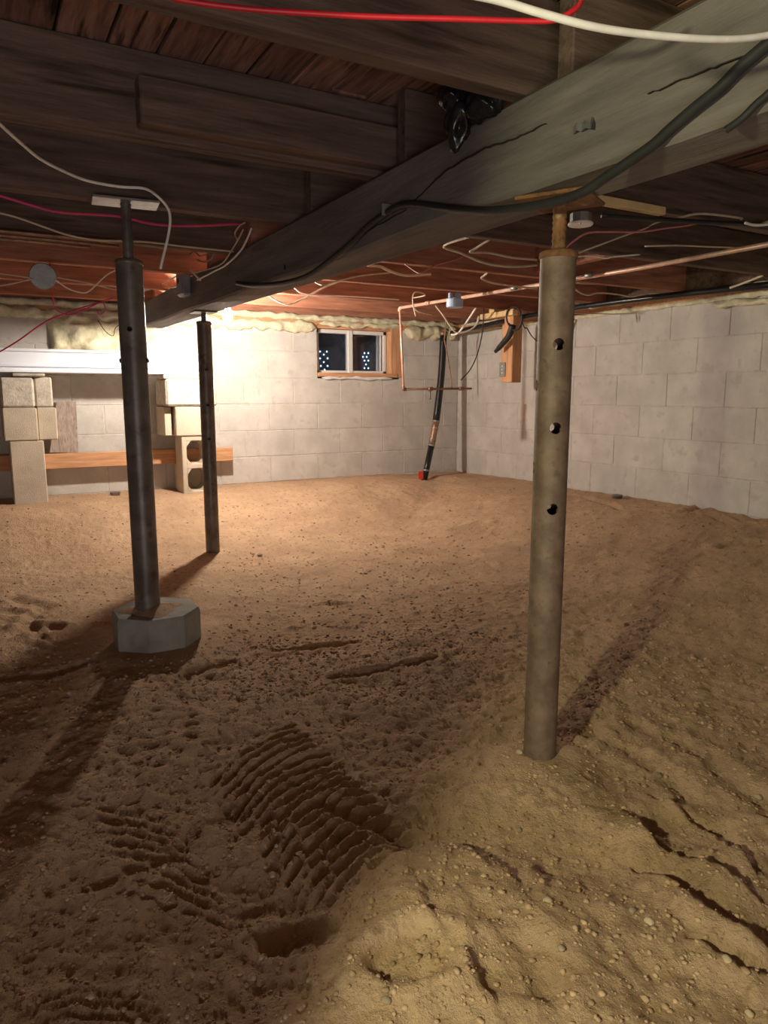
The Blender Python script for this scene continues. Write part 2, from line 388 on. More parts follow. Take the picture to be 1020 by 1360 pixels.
# spray foam along the sills: lumpy beads
def lumpy(pts, r, seed, squash=1.0, n=14, step=.016, amp=.45):
    P = [Vector(p) for p in pts]; Q = []
    for a, b in zip(P[:-1], P[1:]):
        m = max(2, int((b-a).length/step))
        for i in range(m): Q.append(a.lerp(b, i/m))
    Q.append(P[-1]); mb = MB(); v = []; f = []
    for i, p in enumerate(Q):
        t = (Q[min(i+1,len(Q)-1)]-Q[max(i-1,0)]).normalized(); s = Vector((0,0,1)).cross(t).normalized()
        e = math.sin(math.pi*min(1,max(0.02,min(i,len(Q)-1-i)/4.0))/2)
        for k in range(n):
            a = 2*math.pi*k/n
            q = float(fbm(np.array([i*step*16+seed]), np.array([k/n*5.0+seed*3]),3)[0]) if k else float(fbm(np.array([i*step*16+seed]), np.array([seed*3.0]),3)[0])
            R = r*(1+amp*2*q)*e
            v.append(p + s*math.cos(a)*R*squash + Vector((0,0,1))*math.sin(a)*R)
    for i in range(len(Q)-1):
        for k in range(n): f.append((i*n+k, i*n+(k+1)%n, (i+1)*n+(k+1)%n, (i+1)*n+k))
    f.append(tuple(range(n))); f.append(tuple((len(Q)-1)*n+k for k in range(n)))
    return mb.add(v, f)
obj('foam_bead', lumpy([(-2.5,D-.005,ZT-.005),(WX0-.01,D-.005,ZT-.012)], .038, 1.0, .8), M['foam'], wall_back, True)
obj('foam_bead', lumpy([(WX0+.02,D-.005,WZ1+.0),(WX1+.02,D-.005,WZ1+.005)], .019, 5.0, .8, amp=.7), M['foam'], wall_back, True)
obj('foam_bead', lumpy([(WX1+.03,D-.015,ZT-.005),(W-.02,D-.015,ZT-.015)], .050, 9.0, .8), M['foam'], wall_back, True)
obj('foam_bead', lumpy([(-2.5,D+.0,ZT+.06),(W-.03,D+.0,ZT+.063)], .022, 13.0, .8), M['foam'], wall_back, True)
obj('foam_bead', lumpy([(W-.005,D-.03,ZT+.005),(W-.005,-.5,ZT+.005)], .013, 21.0, .8, amp=.6), M['foam'], wall_right, True)
obj('foam_bead', lumpy([(W-.0,D-.03,ZT+.06),(W-.0,-.5,ZT+.06)], .010, 31.0, .8, amp=.6), M['foam'], wall_right, True)
obj('foam_bead', lumpy([at(945,405,X=W-.02), at(985,402,X=W-.02), at(1040,398,X=W-.02)], .018, 35.0, 1, amp=.7), M['foam'], wall_right, True)
obj('foam_drip', lumpy([at(845,416,X=W-.012), at(846,430,X=W-.012)], .012, 3.0), M['foam'], wall_right, True)
# sprayed foam mass against the wall left of the beam end
def foam_patch(x0, x1, z0, z1, seed):
    nx = 44; nz = 22; v = []; f = []
    for j in range(nz+1):
        for i in range(nx+1):
            a = i/nx; b = j/nz; e = min(a,1-a)*6; e2 = min(b,1-b)*5; m = min(1,e)*min(1,e2+.05)
            q = float(fbm(np.array([a*5+seed]), np.array([b*3+seed]),4)[0])
            v.append((x0+(x1-x0)*a+.02*q, D-.006-(.05+.10*q)*m**.5, z0+(z1-z0)*b+.04*q*(1-abs(2*b-1))))
    for j in range(nz):
        for i in range(nx): f.append((j*(nx+1)+i, j*(nx+1)+i+1, (j+1)*(nx+1)+i+1, (j+1)*(nx+1)+i))
    return MB().add(v, f)
obj('foam_mass', foam_patch(.46,1.18,1.15,ZT+.02,2.2), M['foam'], wall_back, True)

# ------------------------------------------------------------------ window
win = empty('window_1', (WX0, D+.07, WZ0), kind='structure')
yw0, yw1 = D+.07, D+.12; fz0, fz1 = WZ0+.045, WZ1-.035
fx0, fx1 = WX0+.015, 3.075
fr = MB().box((fx0,yw0,fz0),(fx0+.03,yw1,fz1),.003).box((fx1-.03,yw0,fz0),(fx1,yw1,fz1),.003).box((fx0,yw0,fz1-.03),(fx1,yw1,fz1),.003).box((fx0,yw0,fz0),(fx1,yw1,fz0+.02),.003)
obj('window_frame', fr, M['whiteframe'], win)
xm = (fx0+fx1)/2-.015
obj('mullion', MB().box((xm-.022,yw0-.008,fz0),(xm+.022,yw1,fz1),.004), M['whiteframe'], win)
sa = MB()
for i in range(2): sa.box((fx1-.055-.018*i,yw0+.01+.012*i,fz0+.02),(fx1-.042-.018*i,yw1,fz1-.03),.002)
obj('sash_rail', sa, M['whiteframe'], win)
obj('pane', MB().box((fx0+.03,yw0+.025,fz0+.02),(xm-.022,yw0+.029,fz1-.03)), M['glass'], win)
obj('pane', MB().box((xm+.022,yw0+.015,fz0+.02),(fx1-.03,yw0+.019,fz1-.03)), M['glass'], win)
obj('window_sill', MB().box((WX0+.003,D-.012,WZ0+.012),(3.14,D+.12,WZ0+.045),.003), M['lumber'], win)
obj('side_casing', MB().box((3.08,D-.004,WZ0+.012),(WX1+.012,D+.12,WZ1),.003), M['lumberv'], win)
obj('head_casing', MB().box((WX0+.003,D+.012,fz1),(3.08,D+.12,WZ1+.01),.003), M['lumber'], win)
obj('foam_bead', lumpy([(WX0+.03,D-.006,WZ0+.004),(3.1,D-.006,WZ0+.004)], .011, 51.0, .9, amp=.9), M['whiteframe'], win, True)
# tiny glowing dots behind the window panes
sl = empty('string_lights', (2.9,D+.205,1.1), label='string of tiny blue white lights outside behind the basement window', cat='lights')
for (px, py) in [(425,467),(430,471),(425,476),(435,476),(430,481),(426,486),(435,486),(431,491),(434,467),
                 (484,469),(489,469),(482,474),(487,474),(484,479),(489,479),(486,484),(484,489),(489,489)]:
    q = at(px, py, Y=D+.196); obj('light_bulb', MB().lathe(q-Vector((0,0,.006)), [(.002,0),(.0055,.003),(.0062,.007),(.003,.012)], 8), M['led'], sl, True)

obj('mount_board', MB().box((WX0-.05,D+.201,WZ0-.03),(WX1+.05,D+.215,WZ1+.03)), M['night'], sl)  # added board, its dark blue stands for the night outside

# ------------------------------------------------------------------ ceiling: floor boards and joists
JZ, FZ = 1.495, 1.690
ceiling = tag(obj('ceiling', MB().box((-2.8,-2.4,FZ+.024),(W+.2,D+.2,FZ+.06)), M['crack'], origin=(0,0,0)), kind='structure')
bx = -2.6
while bx < W:
    cut = rnd.uniform(.2,3.4)
    for (a, b) in ((-2.2,cut),(cut+.003,D+.02)):
        z = FZ+rnd.uniform(0,.004)
        obj('floor_board', MB().box((bx,a,z),(min(bx+.105,W+.02),b,z+.02),.003), M['board'], ceiling)
    bx += .113
JL = [1.268+.644*k for k in range(-5, 7)]; JR = [1.783+.626*k for k in range(-6, 6)]
JL = [y for y in JL if y > -2.1]; JR = [y for y in JR if y > -2.1]
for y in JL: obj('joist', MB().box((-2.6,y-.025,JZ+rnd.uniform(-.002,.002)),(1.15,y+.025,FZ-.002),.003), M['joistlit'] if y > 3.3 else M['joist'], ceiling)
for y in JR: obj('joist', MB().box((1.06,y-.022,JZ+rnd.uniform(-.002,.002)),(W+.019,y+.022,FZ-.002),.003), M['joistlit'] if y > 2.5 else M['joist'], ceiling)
# sistered length nailed to the near face of the second joist
s0 = at(187,150,Y=1.83)
obj('sister_board', MB().box((s0.x,1.832,JZ+.014),(1.15,1.886,JZ+.12),.004), M['joist'], ceiling)
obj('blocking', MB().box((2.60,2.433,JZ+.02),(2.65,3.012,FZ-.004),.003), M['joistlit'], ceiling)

# ------------------------------------------------------------------ main beam
beam = empty('main_beam', (1.125,1.5,1.305), label='massive grey brown timber beam running overhead on the steel posts', cat='beam')
def beamz(y): return 1.287+.0105*y
bb = MB(); nb = 60; ya, yb = -2.15, D+.02
v = []
for i in range(nb+1):
    y = ya+(yb-ya)*i/nb; z = beamz(y); w1 = .004*math.sin(y*3.1)+rnd.uniform(-.0015,.0015); w2 = .003*math.sin(y*5)+rnd.uniform(-.0015,.0015)
    ring = [(1.03+w1+.008,z+w2),(1.03+w1,z+.009+w2),(1.03+w1*.4,1.484),(1.038,1.4925),(1.182,1.4925),(1.19,1.484),(1.19+w2,z+.009),(1.182+w2,z)]
    v += [(a, y, b) for a, b in ring]
f = []
for i in range(nb):
    for k in range(8): f.append((i*8+k, i*8+(k+1)%8, (i+1)*8+(k+1)%8, (i+1)*8+k))
f += [tuple(range(8)), tuple(nb*8+k for k in range(8))]
obj('timber', bb.add(v, f), M['beam'], beam)
def crack(pts, w, parent=beam):
    P = [at(a, b, X=1.0250) for a, b in pts]; Q = []
    for a, b in zip(P[:-1], P[1:]):
        for i in range(8): Q.append(a.lerp(b, i/8)+Vector((0,0,rnd.uniform(-.0015,.0015))))
    Q.append(P[-1]); v = []; n = len(Q)
    for i, q in enumerate(Q):
        h = w*math.sin(math.pi*min(.97,max(.03,i/(n-1))))**.5
        v += [q+Vector((-.001,0,h)), q+Vector((-.001,0,-h)), q+Vector((.006,0,0))]
    f = [(3*i,3*i+1,3*i+4,3*i+3) for i in range(n-1)]+[(3*i+1,3*i+2,3*i+5,3*i+4) for i in range(n-1)]+[(3*i+2,3*i,3*i+3,3*i+5) for i in range(n-1)]
    obj('split', MB().add(v, f), M['crack'], parent)
crack([(545,272),(590,228),(640,198),(680,186),(725,164)], .0022)
crack([(860,125),(920,100),(980,78),(1020,60)], .0010)
crack([(455,330),(500,300),(540,278)], .0012)
obj('nail_hole', MB().tube([at(378,352,X=1.026), at(378,358,X=1.026)], .0035, 6, 0), M['crack'], beam)

# ------------------------------------------------------------------ jack posts
def boolean(mb, cutters):
    me = bpy.data.meshes.new('t'); me.from_pydata(mb.v, [], mb.f)
    bm = bmesh.new(); bm.from_mesh(me); bmesh.ops.recalc_face_normals(bm, faces=bm.faces); bm.to_mesh(me); bm.free()
    o = bpy.data.objects.new('t', me); C.objects.link(o)
    cm = bpy.data.meshes.new('c'); cm.from_pydata(cutters.v, [], cutters.f)
    bm = bmesh.new(); bm.from_mesh(cm); bmesh.ops.recalc_face_normals(bm, faces=bm.faces); bm.to_mesh(cm); bm.free()
    c = bpy.data.objects.new('c', cm); C.objects.link(c)
    md = o.modifiers.new('b', 'BOOLEAN'); md.object = c; md.operation = 'DIFFERENCE'; md.solver = 'EXACT'
    dg = bpy.context.evaluated_depsgraph_get(); ev = o.evaluated_get(dg).to_mesh()
    r = MB(); r.v = [tuple(x.co) for x in ev.vertices]; r.f = [tuple(p.vertices) for p in ev.polygons]
    bpy.data.objects.remove(o); bpy.data.objects.remove(c); return r
def hollow(x, y, z0, z1, ro, ri, n=40):
    b = MB(); v = []
    for (r, z) in ((ro,z0),(ro,z1),(ri,z1),(ri,z0)):
        for k in range(n): a = 2*math.pi*k/n; v.append((x+r*math.cos(a), y+r*math.sin(a), z))
    f = []
    for i in range(4):
        for k in range(n): f.append((i*n+k, i*n+(k+1)%n, ((i+1)%4)*n+(k+1)%n, ((i+1)%4)*n+k))
    return b.add(v, f)
def smooth_sides(o, ang=35):
    for p in o.data.polygons: p.use_smooth = True
    bm = bmesh.new(); bm.from_mesh(o.data)
    for e in bm.edges:
        if len(e.link_faces) == 2 and e.calc_face_angle(0) > math.radians(ang): e.smooth = False
        if len(e.link_faces) != 2: e.smooth = False
    bm.to_mesh(o.data); bm.free()
def jack_post(x, y, z0, z1, ztop, R, rr, m, label, holes, hr, adir, rodm, plate, through=True):
    t = empty('jack_post', (x, y, z0), label=label, cat='post')
    cut = MB(); a0 = math.atan2(-y, -x)+adir
    for (z, perp) in holes:
        a = a0+(math.pi/2 if perp else 0); d = Vector((math.cos(a), math.sin(a), 0))
        cut.tube([Vector((x,y,z))-d*(.1 if through else 0), Vector((x,y,z))+d*.1], hr, 20, 0)
    tb = boolean(hollow(x, y, z0, z1, R, R-.005), cut) if holes else hollow(x, y, z0, z1, R, R-.005)
    o = obj('outer_tube', tb, m, t); smooth_sides(o)
    rim = MB().lathe((x,y,z1-.004), [(R+.001,0),(R+.0025,.002),(R+.0025,.012),(R-.004,.016),(rr+.004,.018)], 40)
    obj('cap_ring', rim, M['rust'] if rodm is M['rust'] else M['darksteel'], t, True)
    prof = []; z = 0; L = ztop-z1-.008
    k = int(L/.006)
    for i in range(k+1): prof.append((rr+(.0012 if i%2 else -.0008), L*i/k))
    obj('screw_rod', MB().lathe((x,y,z1+.002), prof, 20), rodm, t, True)
    px, py, rot, pm = plate
    Mx = Matrix.Rotation(rot, 3, 'Z')
    obj('top_plate', MB().box((x-px,y-py,ztop-.010),(x+px,y+py,ztop-.002),.002,Mx), pm, t)
    return t
p1 = jack_post(1.122,1.222,-.02,1.178,beamz(1.22)-.001,.0385,.0145,M['poststeelworn'],
    'brown steel jack post with large round holes standing in the sand mound at right',
    [(.992,0),(.812,0),(.632,0),(.905,1),(.722,1)], .0128, math.radians(13), M['rust'], (.075,.075,.5,M['rust']))
p2 = jack_post(.466,2.50,.145,1.300,JZ-.002,.042,.0160,M['darksteel'],
    'dark steel jack post standing on the concrete footing block at left',
    [(1.093,0),(1.19,1)], .0085, math.radians(-12), M['darksteel'], (.10,.055,-.1,M['zinc']), False)
pd = Vector((math.cos(YAW), -math.sin(YAW), 0))
obj('cross_pin', MB().tube([Vector((.466,2.50,.995))-pd*.047, Vector((.466,2.50,.995))+pd*.047], .0075, 10, 0), M['darksteel'], p2, True)
p3 = jack_post(1.11,3.95,-.01,1.262,beamz(3.95)-.001,.0385,.0135,M['darksteel'],
    'dark steel jack post farthest away, just left of the lit bulb',
    [(1.02,0),(.83,0),(.645,0),(1.10,1),(.92,1)], .0095, math.radians(5), M['darksteel'], (.06,.06,0,M['darksteel']), False)

# footing block: eight-sided cast concrete
fp = []
for (px, py) in [(148,808),(176,818),(228,824),(262,809)]:
    q = at(px, py, Z=.205); fp.append((q.x, q.y))
c0 = Vector((.494,2.505)); 
oct8 = []
for k in range(8):
    a = math.radians(22.5+45*k)-YAW+math.radians(-14); r = .154 if k%2 else .150; oct8.append((c0.x+r*math.cos(a), c0.y+r*math.sin(a)))
fb = MB(); n8 = 8
def ring(s, z): return [((p[0]-c0.x)*s+c0.x, (p[1]-c0.y)*s+c0.y, z) for p in oct8]
v = ring(1.0,-.08)+ring(1.0,.132)+ring(.96,.144)
f = [tuple(range(8))[::-1], tuple(range(16,24))]+[(r*8+i, r*8+(i+1)%8, (r+1)*8+(i+1)%8, (r+1)*8+i) for r in (0,1) for i in range(8)]
tag(obj('footing_block', MB().add(v, f), M['concrete']), 'eight sided cast concrete footing block half set in the sand under a post', 'footing')
sp = MB(); sp_n = 24
v = [(.48,2.49,.166)]
for r, z in ((.05,.160),(.095,.1455)):
    for k in range(sp_n): a = 2*math.pi*k/sp_n; q = r*(1+.25*math.sin(3*a)+.1*math.sin(7*a)); v.append((.48+q*math.cos(a), 2.49+q*math.sin(a)*.8, z-.001))
f = [(0,1+k,1+(k+1)%sp_n) for k in range(sp_n)]+[(1+k,1+sp_n+k,1+sp_n+(k+1)%sp_n,1+(k+1)%sp_n) for k in range(sp_n)]
tag(obj('sand_heap', MB().add(v, f), M['dirt'], None, True), 'little heap of sand around the post foot on the concrete block', 'sand', kind='stuff')

# ------------------------------------------------------------------ block piers with the white panel
def px(x, y, Y): q = at(x, y, Y=Y); return q.x, q.z
YP = 5.03; _before = set(C.objects)
def cblock(a, b, label, m='pier', bev=.006, name='concrete_block', cat='block', jitter=0):
    mb = MB().box(a, b, bev)
    return tag(obj(name, mb, M[m]), label, cat)
cblock((.160,YP,.195),(.352,YP+.19,.600), 'upright tan concrete block at the bottom of the left pier')
cblock((.135,YP-.005,.602),(.325,YP+.29,.803), 'left block in the middle course of the left pier')
cblock((.328,YP+.03,.602),(.438,YP+.29,.803), 'right block in the middle course of the left pier, partly shaded')
cblock((.135,YP-.005,.805),(.320,YP+.29,.985), 'rough broken block in the top course of the left pier', 'rubble', .012)
cblock((.324,YP+.03,.805),(.425,YP+.29,.992), 'narrow block in the top course of the left pier, right side', 'rubble', .010)
cblock((.205,YP-.01,.9935),(.385,YP+.2,1.015), 'thin mortar slab shimming the top of the left pier', 'rubble', .006, 'shim_slab', 'slab')
# hollow block on end, cores towards the viewer
def hollow_block(x0, x1, y0, y1, z0, z1):
    t = .032; h = z1-z0; zm = (z0+z1)/2
    mb = MB().box((x0,y0,z0),(x0+t,y1,z1),.004).box((x1-t,y0,z0),(x1,y1,z1),.004)
    for a, b in ((z0,z0+t),(zm-t/2,zm+t/2),(z1-t,z1)): mb.box((x0+t-.004,y0+.0006,a),(x1-t+.004,y1-.0006,b),.003)
    for z in (z0+t, zm-t/2, zm+t/2, z1-t):      # chamfered core corners
        s = 1 if z in (z0+t, zm+t/2) else -1
        for xx, sx in ((x0+t,1),(x1-t,-1)):
            P = [(xx,z),(xx+sx*.03,z),(xx,z+s*.04)]
            v = [(p[0],y0+.001,p[1]) for p in P]+[(p[0],y1-.001,p[1]) for p in P]
            mb.add(v, [(0,1,2),(3,5,4),(0,3,4,1),(1,4,5,2),(2,5,3,0)])
    return mb
tag(obj('concrete_block', hollow_block(1.20,1.40,YP-.02,YP+.17,.19,.602), M['pier']), 'hollow concrete block standing on end, cores showing, at the foot of the right pier', 'block')
cblock((1.165,YP-.03,.604),(1.435,YP+.29,.803), 'yellowish block in the middle course of the right pier')
cblock((1.105,YP+.03,.606),(1.150,YP+.29,.801), 'thin half block wedged at the left of the right pier', bev=.004)
cblock((1.105,YP-.045,.805),(1.450,YP+.29,.985), 'big chipped block in the top course of the right pier', 'rubble', .014)
cblock((1.10,YP-.02,.987),(1.45,YP+.2,1.015), 'mortar slab between the right pier and the white panel', 'rubble', .006, 'shim_slab', 'slab')
# white panel lying on the piers, profiled edge to the viewer
wp = empty('vinyl_siding', (0,YP+.05,1.016), label='long white vinyl siding board lying on both block piers along the back wall', cat='siding')
xe = 1.372
y0 = YP-.02
obj('panel_body', MB().box((-1.6,y0+.012,1.017),(xe,y0+.16,1.155),.003), M['white'], wp)
for (a, b) in ((1.017,1.030),(1.050,1.066),(1.142,1.156)):
    obj('raised_rib', MB().box((-1.6,y0,a),(xe,y0+.013,b),.002), M['white'], wp)
obj('end_stile', MB().box((xe-.035,y0-.001,1.017),(xe,y0+.013,1.155),.003), M['white'], wp)
obj('top_flange', MB().box((-1.6,y0+.05,1.156),(xe-.1,y0+.16,1.162),.001), M['white'], wp)
KP = YP/4.95
for o in set(C.objects)-_before:
    if o.parent is None or o.name == 'vinyl_siding':
        o.location.x *= KP; o.location.z = ZC+(o.location.z-ZC)*KP; o.scale = (KP, 1, KP)
# timber on two buried blocks, shingle-grey board, tin lids
YT = 5.232
ta = at(309,594,Y=YT); tb_ = at(309,612,Y=YT)
tag(obj('timber_plank', MB().box((-1.2,YT,tb_.z),(ta.x,YT+.045,ta.z),.004), M['lumber']), 'reddish timber plank lying level behind both block piers', 'plank')
for xx in (-.9, .62, 1.22):
    pass
cblock((-1.0,YT+.005,.19),(-.62,YT+.10,tb_.z-.001), 'block carrying the hidden left end of the reddish plank')
cblock((1.235,YT+.005,.19),(1.42,YT+.10,tb_.z-.001), 'block hidden behind the right pier carrying the reddish plank')
gb = [at(75,533,Y=YT+.09), at(101,533,Y=YT+.09), at(104,600,Y=YT+.02), at(66,600,Y=YT+.02)]
v = [p for p in gb]+[p+Vector((0,.014,0)) for p in gb]
gbz = min(p.z for p in gb)-ta.z
v = [Vector((p[0],p[1],p[2]-gbz+.001)) if i in (2,3,6,7) else Vector(p) for i, p in enumerate(v)]
tag(obj('weathered_board', MB().add(v, [(0,1,2,3),(7,6,5,4),(0,4,5,1),(1,5,6,2),(2,6,7,3),(3,7,4,0)]), M['graywood']), 'short weathered grey plywood piece standing on the plank against the wall', 'board')
def tin(x, y, label):
    z = gz(x, y)-.002
    t = empty('tin_cup', (x,y,z), label=label, cat='tin')
    obj('cup', MB().lathe((x,y,z), [(.030,0),(.036,.022),(.038,.024),(.034,.024),(.028,.004)], 20), M['zinc'], t, True)
    obj('fill', MB().lathe((x,y,z+.012), [(.030,0),(.032,.004)], 16), M['rubble'], t, True)
tin(.79, 5.18, 'small tin cup on the sand by the back wall, between the two block piers')
q = at(815,660,Z=.2); tin(min(q.x,W-.12), 3.33, 'crumpled small tin cup on the sand at the foot of the right wall')

# ------------------------------------------------------------------ bare bulb
bl = empty('bare_bulb', LB, label='glowing bare bulb hanging just right of the beam near the back wall', cat='lamp')
obj('bulb', MB().lathe(LB-Vector((0,0,.045)), [(.004,0),(.018,.004),(.028,.018),(.030,.032),(.026,.048),(.016,.062),(.013,.070)], 20), M['bulb'], bl, True)
obj('socket', MB().lathe(LB+Vector((0,0,.024)), [(.016,0),(.019,.004),(.019,.022),(.012,.028)], 20), M['porcelain'], bl, True)
obj('cord', MB().tube([LB+Vector((0,0,.050)), LB+Vector((-.005,0,.075)), (LB.x-.01,LB.y-.02,JZ+.01),(LB.x-.012,4.306,JZ+.05)], .003, 6), M['whitewire'], bl, True)

# ------------------------------------------------------------------ boxes
def disc_box(c, r, n, label, m, cat='electrical box', depth=.02):
    t = empty('junction_box', c, label=label, cat=cat); a = Vector(n).normalized()
    obj('cover', MB().lathe(c, [(r*.97,0),(r,.002),(r,.006),(r*.94,.009)], 32, a), m, t, False)
    obj('box', MB().lathe(Vector(c)-a*depth, [(r*.85,0),(r*.85,depth)], 8, a), M['zinc'], t)
    s = a.orthogonal()
    for k in (-1,1): obj('screw', MB().lathe(Vector(c)+s*k*r*.6+a*.009, [(.004,0),(.003,.002)], 8, a), M['zinc'], t)
    return t
q = at(57,367,Y=3.56)
disc_box(q, .056, (0,-1,-.05), 'round steel junction box cover on a joist at far left', M['zinc'], depth=.018)
q = at(771,296,Z=JZ-.035)
jb2 = disc_box(q, .042, (0,0,-1), 'round white cover plate under the joists right of the beam', M['porcelain'], depth=.030)
gbx = empty('junction_box', at(250,380,X=1.02), label='blue grey plastic wire box on the side of the beam above the far post', cat='electrical box')
g0 = at(250,378,X=1.026)
obj('box_body', MB().box((g0.x-.045,g0.y-.06,g0.z-.062),(g0.x+.003,g0.y+.06,g0.z+.062),.010), M['grayplastic'], gbx)
obj('box_cover', MB().box((g0.x-.050,g0.y-.052,g0.z-.054),(g0.x-.044,g0.y+.052,g0.z+.054),.002), M['grayplastic'], gbx)
obj('knockout', MB().lathe((g0.x-.050,g0.y+.01,g0.z+.015), [(.016,0),(.014,.003)], 16, (-1,0,0)), M['black'], gbx)
bbx = empty('junction_box', at(603,400,Z=JZ-.02), label='pale blue plastic box with clamps on top beside the copper pipe', cat='electrical box')
q = at(604,402,Y=3.62); 
obj('round_body', MB().lathe(q-Vector((0,0,.028)), [(.046,0),(.050,.004),(.050,.045),(.046,.050)], 24), M['blue'], bbx)
for dx, dy in ((-.032,0),(0,-.02),(.030,0)):
    obj('clamp_hub', MB().lathe(q+Vector((dx,dy,.024)), [(.012,0),(.013,.004),(.012,.028),(.008,.032)], 12), M['blue'], bbx, True)

# ------------------------------------------------------------------ wires, cables, pipes
def P(pts, **k):
    out = []
    for p in pts:
        if len(p) == 2: out.append(at(p[0], p[1], **k))
        else: out.append(at(p[0], p[1], **{p[2]: p[3]}))
    return out
def hang(pts, ys):
    e = pts[0]; y = min(ys, key=lambda q: abs(q-e.y))
    if e.z < JZ-.006: return [Vector((e.x-.01, y, JZ+.001)), Vector((e.x-.004, (e.y*2+y)/3, min(e.z+.01, JZ-.004)))]+list(pts)
    return [Vector((e.x, y, e.z))]+list(pts)
def run(name, label, cat, pts, r, m, group=None, n=8, sm=5):
    return tag(obj(name, MB().tube(pts, r, n, sm), M[m], None, True), label, cat, group)
ZW = JZ-.006
run('red_cable', 'thick red cable crossing overhead nearest the viewer', 'cable', P([(215,-10),(240,0),(330,12),(450,20),(520,23),(600,25),(700,28),(735,27),(752,20),(768,8),(775,-6)], Z=1.36), .0036, 'red')
run('white_cable', 'thick white cable sagging across the top right in front of the beam', 'cable', P([(600,-12),(660,0),(720,18),(790,36),(860,46),(940,52),(1000,50),(1060,38)], Y=.62), .0042, 'whitewire')
bc = [(1060,25),(1020,58),(985,88),(955,118),(925,142),(890,172),(868,192),(835,215),(805,235),(775,255),(740,267),(700,275),(650,280),(600,277),(545,271),(520,279),(490,300),(468,322),(440,345),(418,361),(400,370),(370,377),(335,379),(315,376)]
run('black_cable', 'thick black cable looping along the side of the big beam', 'cable', P(bc, X=1.016), .0095, 'black', n=12)
run('black_cable', 'black cable end crossing the beam at the right picture edge', 'cable', P([(1045,100),(1020,125),(1005,138),(985,158),(965,172)], X=1.0215), .006, 'black')  # black tube laid on the beam where the cable's shadow falls
q = at(520,279,X=1.03)
tag(obj('cable_clip', MB().box((1.000,q.y-.004,q.z-.016),(1.032,q.y+.004,q.z+.015),.002), M['zinc']), 'small metal clip holding the black cable on the beam', 'clip')
# bent metal strap on the beam
st = [at(a, b, X=X) for a, b, X in ((762,174,1.027),(766,168,1.010),(772,170,1.022),(778,165,1.010),(785,166,1.008),(787,160,1.027))]
v = []
for s_ in st: v += [s_+Vector((0,0,.0065)), s_-Vector((0,0,.0065)), s_-Vector((.0015,0,.0065)), s_+Vector((-.0015,0,.0065))]
f = [(4*i+k,4*i+(k+1)%4,4*i+4+(k+1)%4,4*i+4+k) for i in range(5) for k in range(4)]+[(0,1,2,3),(20,21,22,23)]
tag(obj('metal_strap', MB().add(v, f), M['zinc']), 'bent shiny metal strap nailed to the face of the beam', 'strap')

run('white_cable', 'white cable drooping from a joist and hanging free above the left post', 'cable', P([(-20,145),(0,165),(30,192),(55,212),(90,230),(120,241),(160,248),(190,250),(206,258)], Z=JZ-.006)+P([(222,275),(226,292),(223,315),(217,340),(213,357)], Y=2.36), .0042, 'whitewire')
run('magenta_cable', 'magenta cable running below the joists behind the left post', 'cable', P([(-20,255),(0,260),(40,272),(80,282),(155,287),(200,297),(250,300),(318,297)], Y=2.52), .0042, 'magenta')
run('cream_cable', 'cream cable sagging below the magenta one at left', 'cable', P([(-10,281),(20,288),(60,302),(90,312),(130,319),(190,321),(250,328),(310,334)], Y=2.96), .0036, 'creamwire')
for i, (a, b, c, d) in enumerate([(0,307,152,321),(0,316,158,327),(0,322,120,328)]):
    e = at(c, d, Y=3.09+.03*i); 
    lab = ['upper thin copper pipe under the joists at far left','middle thin copper pipe under the joists at far left','lowest thin copper pipe under the joists at far left'][i]
    run('copper_pipe', lab, 'pipe', [(-1.4,e.y,e.z), (-.4,e.y,e.z-.002), e], .006, 'tarncopper', n=10)
CW = 'loose cream wires round the far left junction box'
run('wire', 'wire running left from the round junction box, upper', 'wire', P([(-10,362),(20,366),(40,369)], Y=3.545), .003, 'creamwire')
run('wire', 'wire running left from the round junction box, lower', 'wire', P([(-10,381),(20,376),(42,370)], Y=3.535), .003, 'creamwire')
run('wire', 'cream wire looping from the round junction box to the left post', 'wire', P([(74,372),(90,383),(105,388),(116,388),(128,378),(142,365),(158,357)], Y=3.545), .003, 'whitewire')
run('wire', 'straight cream wire from the round junction box behind the left post', 'wire', P([(74,368),(95,372),(118,376),(150,384),(180,388)], Y=3.56), .003, 'creamwire')
run('magenta_cable', 'dark magenta cable slanting down the left edge in front of the back wall', 'cable', P([(-20,478),(0,467),(25,452),(50,434),(70,423),(100,412),(130,402),(150,396)], Y=4.1), .0038, 'magenta')
run('magenta_cable', 'curled magenta wire ends beside the left post', 'wire', hang(P([(72,406),(78,414),(95,418),(115,410),(135,402)], Y=3.9)+P([(140,412),(133,418),(128,412)], Y=3.9), JL), .003, 'magenta')
